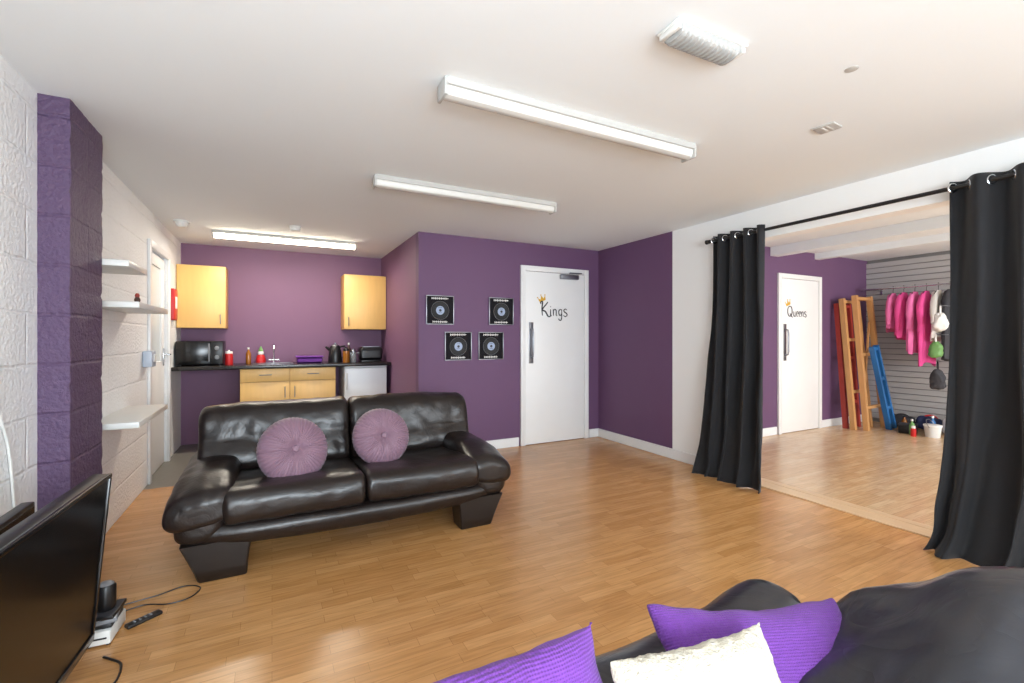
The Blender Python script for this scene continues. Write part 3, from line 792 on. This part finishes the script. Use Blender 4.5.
def cable(pts, r, m, label, cat='cable'):
    o = obj('cable', tube(nb(), catmull(pts), r, 8), m); return tag(o, label, cat)
cable([(-.62, 2.60, .004), (-.52, 2.64, .004), (-.42, 2.60, .004), (-.34, 2.62, .004), (-.31, 2.70, .004), (-.38, 2.75, .004), (-.48, 2.71, .004), (-.62, 2.68, .004)], .003, M['black'], 'black cable looping on the floor behind the console')
cable([(-.57, 2.28, .004), (-.54, 2.25, .004), (-.50, 2.20, .004), (-.49, 2.11, .004), (-.51, 2.05, .004), (-.535, 2.01, .004)], .004, M['black'], 'black cable curling beneath the end of the television')
cable([(XL+.008, 2.42, 1.12), (XL+.008, 2.43, .95), (XL+.008, 2.50, .8), (XL+.008, 2.54, .6), (XL+.008, 2.56, .4), (XL+.008, 2.56, .0)], .005, M['plastic'], 'thin white cable running down the white block wall')

# ------------------------------------------------------------------ curtains
RX, RZ = 3.49, 2.085
t = thing('curtain_rod', 'long black curtain rod above the wide opening', 'curtain rod', (RX, 0, RZ))
obj('pole', cyl(nb(), (0, .4, 0), (0, 2.86, 0), .0125, 14), M['blackm'], t)
for y in (.4, 2.86):
    s = 1 if y > 1 else -1
    b = nb(); lathe(b, [(.0125, 0), (.018, .004), (.018, .015), (.013, .02), (.02, .03), (.02, .042), (.01, .05), (0, .05)], 16, Matrix.Translation((0, y, 0)) @ Matrix.Rotation(-s*PI/2, 4, 'X')); obj('finial', b, M['blackm'], t)
for y in (.48, 2.85):
    b = nb(); cyl(b, (.002, y, -.002), (.1095, y, -.002), .007, 10); box(b, (.1, y-.02, -.04), (.1095, y+.02, .03), .003); obj('bracket', b, M['blackm'], t)

def curtain(label, ytop, ybot, xbot, nf, amp, seed, pw, bunch=0):
    t = thing('curtain', label, 'curtain', (RX, 0, 0), 0, 'black eyelet curtains')
    b = nb(); nu = nf*22; nv = 64; V = []
    for j in range(nv+1):
        v = j/nv; z = RZ+.04-(RZ+.035)*v; row = []
        for i in range(nu+1):
            u = i/nu
            ya = ytop[0]+(ytop[1]-ytop[0])*u; yb = ybot[0]+(ybot[1]-ybot[0])*u
            w = v**pw
            y = ya*(1-w)+yb*w
            k = min(1, v*1.4)
            ph = 2*PI*nf*u+(3.0*noise.noise(Vector((u*2.4, v*1.1, seed)))+1.0*noise.noise(Vector((u*6, v*2.2, seed+7))))*k
            A = amp*(1-.35*k+1.3*noise.noise(Vector((u*4, seed, v*1.6)))*k)
            x = A*math.sin(ph)+.4*A*k*math.sin(2.3*ph+seed)+xbot*w+.022*noise.noise(Vector((u*5, v*4, seed+4)))*k+.006*noise.noise(Vector((u*14, v*16, seed+9)))*k
            if bunch:
                q = max(0, (v-.82)/.18)
                x += bunch*q*q*(.5+noise.noise(Vector((u*5, v*8, seed+3))))*-1
                y += bunch*.6*q*noise.noise(Vector((u*5, v*7, seed+5)))
            y += .022*math.cos(ph)*k*math.sin(PI*min(1, max(0, u)))
            row.append(b.verts.new((x, y, z)))
        V.append(row)
    for j in range(nv):
        for i in range(nu): b.faces.new((V[j][i], V[j][i+1], V[j+1][i+1], V[j+1][i]))
    o = obj('curtain_cloth', b, M['curtain'], t, sharp=180)
    md = o.modifiers.new('thick', 'SOLIDIFY'); md.thickness = .004
    for k in range(nf*2):
        u = k/(nf*2)
        if k == 0: u += .02
        y = ytop[0]+(ytop[1]-ytop[0])*u
        slope = math.atan2(amp*2*PI*nf/abs(ytop[1]-ytop[0]), 1)
        s = 1 if k % 2 == 0 else -1
        rb = nb(); torus(rb, .024, .006, Matrix.Translation((0, y, RZ)) @ Matrix.Rotation(s*(PI/2-slope)*-1, 4, 'Z') @ Matrix.Rotation(PI/2, 4, 'X'), 20, 8)
        obj('eyelet', rb, M['chrome'], t)
    return t
curtain('black eyelet curtain gathered at the far left side of the opening', (2.83, 2.34), (2.95, 2.30), -.07, 4, .042, 1.3, 2.2, .05)
curtain('black eyelet curtain at the near right edge of the opening', (1.21, .50), (1.27, .52), -.12, 4, .05, 4.1, 5, .09)

# ------------------------------------------------------------------ annex: rail with clothes, ladders, clutter
RAILZ = 1.90
t = thing('clothes_rail', 'chrome clothes rail on the slatted wall of the next room', 'rail', (7.8, 0, RAILZ))
obj('bar', cyl(nb(), (-.32, 2.2, 0), (-.32, 3.55, 0), .0125, 12), M['chrome'], t)
for y in (2.35, 3.45):
    b = nb(); cyl(b, (0, y, -.0), (-.32, y, 0), .009, 10); box(b, (-.008, y-.015, -.06), (.004, y+.015, .04), .002); obj('bracket', b, M['chrome'], t)

def garment(y, length, m, label, yaw, seed, sl=.55, wd=1.0):
    t = thing('hanging_garment', label, 'clothing', (7.48, y, RAILZ), yaw, 'clothes on the rail')
    b = nb()
    tube(b, [(0, 0, -.07), (0, 0, -.03), (.012, 0, -.016), (.019, 0, 0), (.014, 0, .016), (0, 0, .021), (-.015, 0, .014)], .003, 6)
    tube(b, [(-.12, 0, -.13), (-.07, 0, -.09), (0, 0, -.07), (.07, 0, -.09), (.12, 0, -.13)], .006, 6)
    obj('hanger', b, M['black'], t)
    b = nb(); rings = []; n = 64
    for k in range(29):
        v = k/28; z = -.075-length*v
        w = wd*(.05+.09*min(1, v*7)+.035*v+.010*math.sin(5*v+seed)); d = .022+.026*min(1, v*4)
        rg = []
        for i in range(n):
            a = 2*PI*i/n
            f = 1+min(1, v*3)*(.30*math.sin(6*a+seed+1.2*v)+.22*math.sin(10*a+2*seed+2*v))
            drop = .03*math.sin(2*a+seed)*v+.025*noise.noise(Vector((math.cos(a)*2, math.sin(a)*2, seed)))*v
            rg.append((w*math.cos(a)*(1+.06*math.sin(5*a+seed)*v)+.01*math.sin(3*v+seed), d*math.sin(a)*f+.008*noise.noise(Vector((a, v*5, seed))), z+drop))
        rings.append(rg)
    loft(b, rings); obj('cloth', b, m, t, sharp=80)
    b = nb(); puff(b, [(-.055, -.20), (-.065, -.13), (-.04, -.085), (.04, -.085), (.065, -.13), (.055, -.20)], .015, .05, .017, 'y', 4); wrinkle(b, .006, 16, seed); obj('hood', b, m, t)
    for s in (-1, 1):
        b = nb(); tube(b, catmull([(s*.085*wd, 0, -.125), (s*.13*wd, .005*s, -.20), (s*.17*wd, .01*s, -.32), (s*.18*wd, .012*s, -.45), (s*.185*wd, .01*s, -sl)], 5), [.026+.013*math.sin(PI*min(1, i/16)) for i in range(21)], 12); wrinkle(b, .008, 18, seed+s); obj('sleeve', b, m, t)
    return t
garment(3.18, .50, M['pink2'], 'pale pink hooded top, farthest along the rail toward the ladders', .03, 1, .5, .9)
garment(3.06, .60, M['pink'], 'hot pink hooded top, second along the rail from the ladders', -.03, 2.3, .58)
garment(2.94, .78, M['pink2'], 'pale pink long hooded top hanging between two hot pink ones', .03, 3.7, .56, 1.1)
garment(2.82, .94, M['pink'], 'longest hot pink hooded garment on the rail', -.03, 5.1, .6, 1.05)
garment(2.70, .62, M['white_cloth'], 'white hooded top hanging beyond the pink clothes', .03, 6.6, .5, 1.0)
garment(2.585, .86, M['darkgrey'], 'dark grey top hanging last on the rail, beside the curtain', -.02, 8.2, .55, 1.0)

def frame_ladder(name, label, cat, loc, rot, wb, wt, h, ml, mr, hs, rungs, brace=False):
    """two stiles with flat rungs"""
    t = thing(name, label, cat, loc, 0, 'folded frames by the purple wall'); t.rotation_euler = rot
    for s, mm in ((-1, ml), (1, mr)):
        xa = s*wb; xb = s*wt
        b = nb(); loft(b, [[(xa-hs, -.03, 0), (xa+hs, -.03, 0), (xa+hs, .03, 0), (xa-hs, .03, 0)], [(xb-hs, -.03, h), (xb+hs, -.03, h), (xb+hs, .03, h), (xb-hs, .03, h)]])
        obj('stile', b, mm, t)
    for z in rungs:
        w = wb+(wt-wb)*z/h
        obj('rung', box(nb(), (-w, -.026, z-.02), (w, .026, z+.02), .003), ml, t)
    if brace:
        b = nb(); loft(b, [[(-wb+.01, .012, .35), (-wb+.05, .012, .35), (-wb+.05, .026, .35), (-wb+.01, .026, .35)], [(wt-.05, .012, h-.35), (wt-.01, .012, h-.35), (wt-.01, .026, h-.35), (wt-.05, .026, h-.35)]])
        obj('diagonal_brace', b, ml, t)
    return t
frame_ladder('trestle', 'slim red painted trestle, rearmost of the folded stack', 'trestle', (7.03, 3.46, 0), (rd(-4), 0, 0), .15, .14, 1.70, M['redp'], M['redp'], .022, (.35, .95, 1.66))
frame_ladder('trestle', 'natural wood trestle frame between the red one and the front stepladder', 'trestle', (7.06, 3.355, 0), (rd(-5), 0, 0), .20, .18, 1.76, M['pine'], M['pine'], .026, (.5, 1.2, 1.72))
frame_ladder('stepladder', 'pale natural wood stepladder frame with a diagonal brace near the front of the stack', 'ladder', (7.18, 3.25, 0), (rd(-5), 0, rd(2)), .24, .20, 1.80, M['pine'], M['pine'], .027, (.30, 1.0, 1.76), True)
frame_ladder('trestle', 'slim blue painted steps leaning diagonally across the front of the stack', 'trestle', (7.36, 3.145, 0), (rd(-4), rd(-14), 0), .06, .05, 1.15, M['bluep'], M['bluep'], .018, (.3, .7, 1.11))

def bag(name, label, cat, loc, sx, sy, sz, m, hm, rotz=0, group=None, handle=True):
    t = thing(name, label, cat, loc, rotz, group)
    b = nb(); puff(b, [(-sy, .0), (sy, 0), (sy*1.05, sz*.5), (sy*.6, sz), (-sy*.6, sz), (-sy*1.05, sz*.5)], -sx, sx, min(sy, sz/2)*.7, 'x', 10, sm=3); wrinkle(b, .018, 13, sx*50+sz*9)
    obj('body', b, m, t)
    b = nb()
    if handle:
        tube(b, [(-sx*.5, 0, sz*.95), (-sx*.4, 0, sz*1.25), (0, 0, sz*1.38), (sx*.4, 0, sz*1.25), (sx*.5, 0, sz*.95)], .008, 6); obj('handle', b, hm, t)
    else:
        tube(b, catmull([(-sx*.8, -sy*.9, sz*.3), (-sx*.3, -sy*.5, sz*1.0), (sx*.3, sy*.1, sz*1.02), (sx*.8, sy*.8, sz*.4)], 5), .012, 6); obj('strap', b, hm, t)
    return t
bag('holdall', 'low black holdall on the floor below the pink clothes', 'bag', (7.66, 3.16, .012), .14, .09, .15, M['darkgrey'], M['black'], PI/2, None, False)
bag('rucksack', 'dark blue rucksack lying on the floor between the holdall and the tub', 'bag', (7.62, 2.84, .012), .13, .09, .18, M['darkblue'], M['red'], 1.4, None, False)
t = thing('storage_box', 'low black box in front of the bags', 'box', (7.27, 2.93, 0), .3)
obj('body', box(nb(), (-.1, -.09, 0), (.1, .09, .10), .01), M['black'], t); obj('lid', box(nb(), (-.105, -.095, .095), (.105, .095, .115), .006), M['darkgrey'], t)
t = thing('plastic_tub', 'white plastic tub with wire handle on the floor', 'tub', (7.22, 2.66, 0))
b = nb(); lathe(b, [(0, 0), (.07, 0), (.085, .13), (.09, .135)], 24); obj('body', b, M['plastic'], t)
b = nb(); lathe(b, [(.09, .133), (.092, .15), (.08, .154), (0, .154)], 24); obj('lid', b, M['paper'], t)
b = nb(); tube(b, [(.089, 0, .12), (.085, .03, .17), (.04, .05, .21), (-.04, .05, .21), (-.085, .03, .17), (-.089, 0, .12)], .004, 6); obj('handle', b, M['steel'], t)
t = thing('spray_can', 'small red spray can on the floor beside the white tub', 'can', (7.06, 2.79, 0))
b = nb(); lathe(b, [(0, 0), (.026, 0), (.028, .005), (.028, .09), (.02, .10)], 16); obj('body', b, M['red'], t)
b = nb(); lathe(b, [(.02, .098), (.02, .125), (.016, .13), (0, .13)], 16); obj('cap', b, M['paper'], t)
FB = 'bottles on the floor of the next room'
bottle('cleaning_bottle', 'green bottle on the floor between the black box and the spray can', 'bottle', 7.14, 2.835, .03, .20, M['green'], M['paper'], FB, 0)
bottle('cleaning_bottle', 'blue bottle on the floor just behind the white tub', 'bottle', 7.38, 2.72, .032, .24, M['bluep'], M['paper'], FB, 0)
bottle('cleaning_bottle', 'amber bottle on the floor in front of the holdall', 'bottle', 7.47, 3.05, .03, .19, M['amber'], M['black'], FB, 0)
bag('sack', 'white sack slumped on the floor behind the white tub', 'bag', (7.54, 2.58, .012), .13, .09, .26, M['paper'], M['paper'], .3, None, False)
CB = 'carrier bags by the curtain'
bag('carrier_bag', 'green carrier bag hanging from the hook in front of the white top', 'bag', (7.13, 2.60, .98), .09, .06, .20, M['green'], M['paper'], .4, CB)
bag('carrier_bag', 'dark carrier bag hanging below the green one', 'bag', (7.13, 2.58, .60), .10, .07, .24, M['darkgrey'], M['black'], .3, CB)
bag('carrier_bag', 'white carrier bag hanging highest, above the green one', 'bag', (7.13, 2.555, 1.30), .09, .065, .22, M['paper'], M['paper'], .3, CB)
t = thing('bag_hook_rail', 'thin steel hook strip holding the carrier bags', 'hook', (7.8, 2.48, 0))
b = nb(); box(b, (-.008, -.02, .8), (.004, .02, 1.80), .002); obj('strip', b, M['steel'], t)
for z, dy in ((.935, .10), (1.262, .115), (1.61, .08)): obj('hook', tube(nb(), [(0, 0, z), (-.63, dy, z), (-.67, dy, z+.018)], .006, 8), M['steel'], t)

# ------------------------------------------------------------------ lamps
def area(name, loc, rot, sx, sy, e, col=(1, 1, 1)):
    l = bpy.data.lights.new(name, 'AREA'); l.shape = 'RECTANGLE'; l.size = sx; l.size_y = sy; l.energy = e; l.color = col
    o = bpy.data.objects.new(name, l); COL.objects.link(o); o.location = loc; o.rotation_euler = rot; return o
area('window_light', (.275, YF+.18, 1.48), (rd(67), 0, 0), 1.5, 1.2, 138, (.82, .92, 1))
area('window_light', (2.225, YF+.18, 1.48), (rd(67), 0, 0), 1.5, 1.2, 70, (.82, .92, 1))
area('annex_window_light', (5.8, YF+.05, 1.48), (PI/2, 0, 0), 2.7, 1.2, 230, (.97, .98, 1))
area('ceiling_fill_light', (-.2, -1.2, .9), (rd(125), 0, rd(-6)), 1.1, 1.2, 56, (.80, .91, 1))  # added unseen fill lamp, lifts the ceiling and the walls ahead
area('side_fill_light', (3.4, -1.7, 1.0), (rd(74), 0, PI/4), 1.2, 1.2, 22, (.9, .96, 1))  # unseen fill lamp added to brighten the left wall and pillar
area('kitchen_tube_light', (.15, 5.5, H-.1), (0, 0, 0), 1.35, .05, 24, (1, .93, .82))
w = bpy.data.worlds.new('world'); S.world = w; w.use_nodes = True
w.node_tree.nodes['Background'].inputs['Color'].default_value = (.75, .85, 1, 1)
w.node_tree.nodes['Background'].inputs['Strength'].default_value = 1.0

# ------------------------------------------------------------------ camera
cd = bpy.data.cameras.new('camera'); cam = bpy.data.objects.new('camera', cd); COL.objects.link(cam)
cam.location = (0, 0, 1.22); cam.rotation_euler = (PI/2, 0, -math.radians(27.45))
cd.sensor_width = 36; cd.lens = 462/1024*36; cd.shift_y = -3.5/1024; cd.clip_start = .02
S.camera = cam
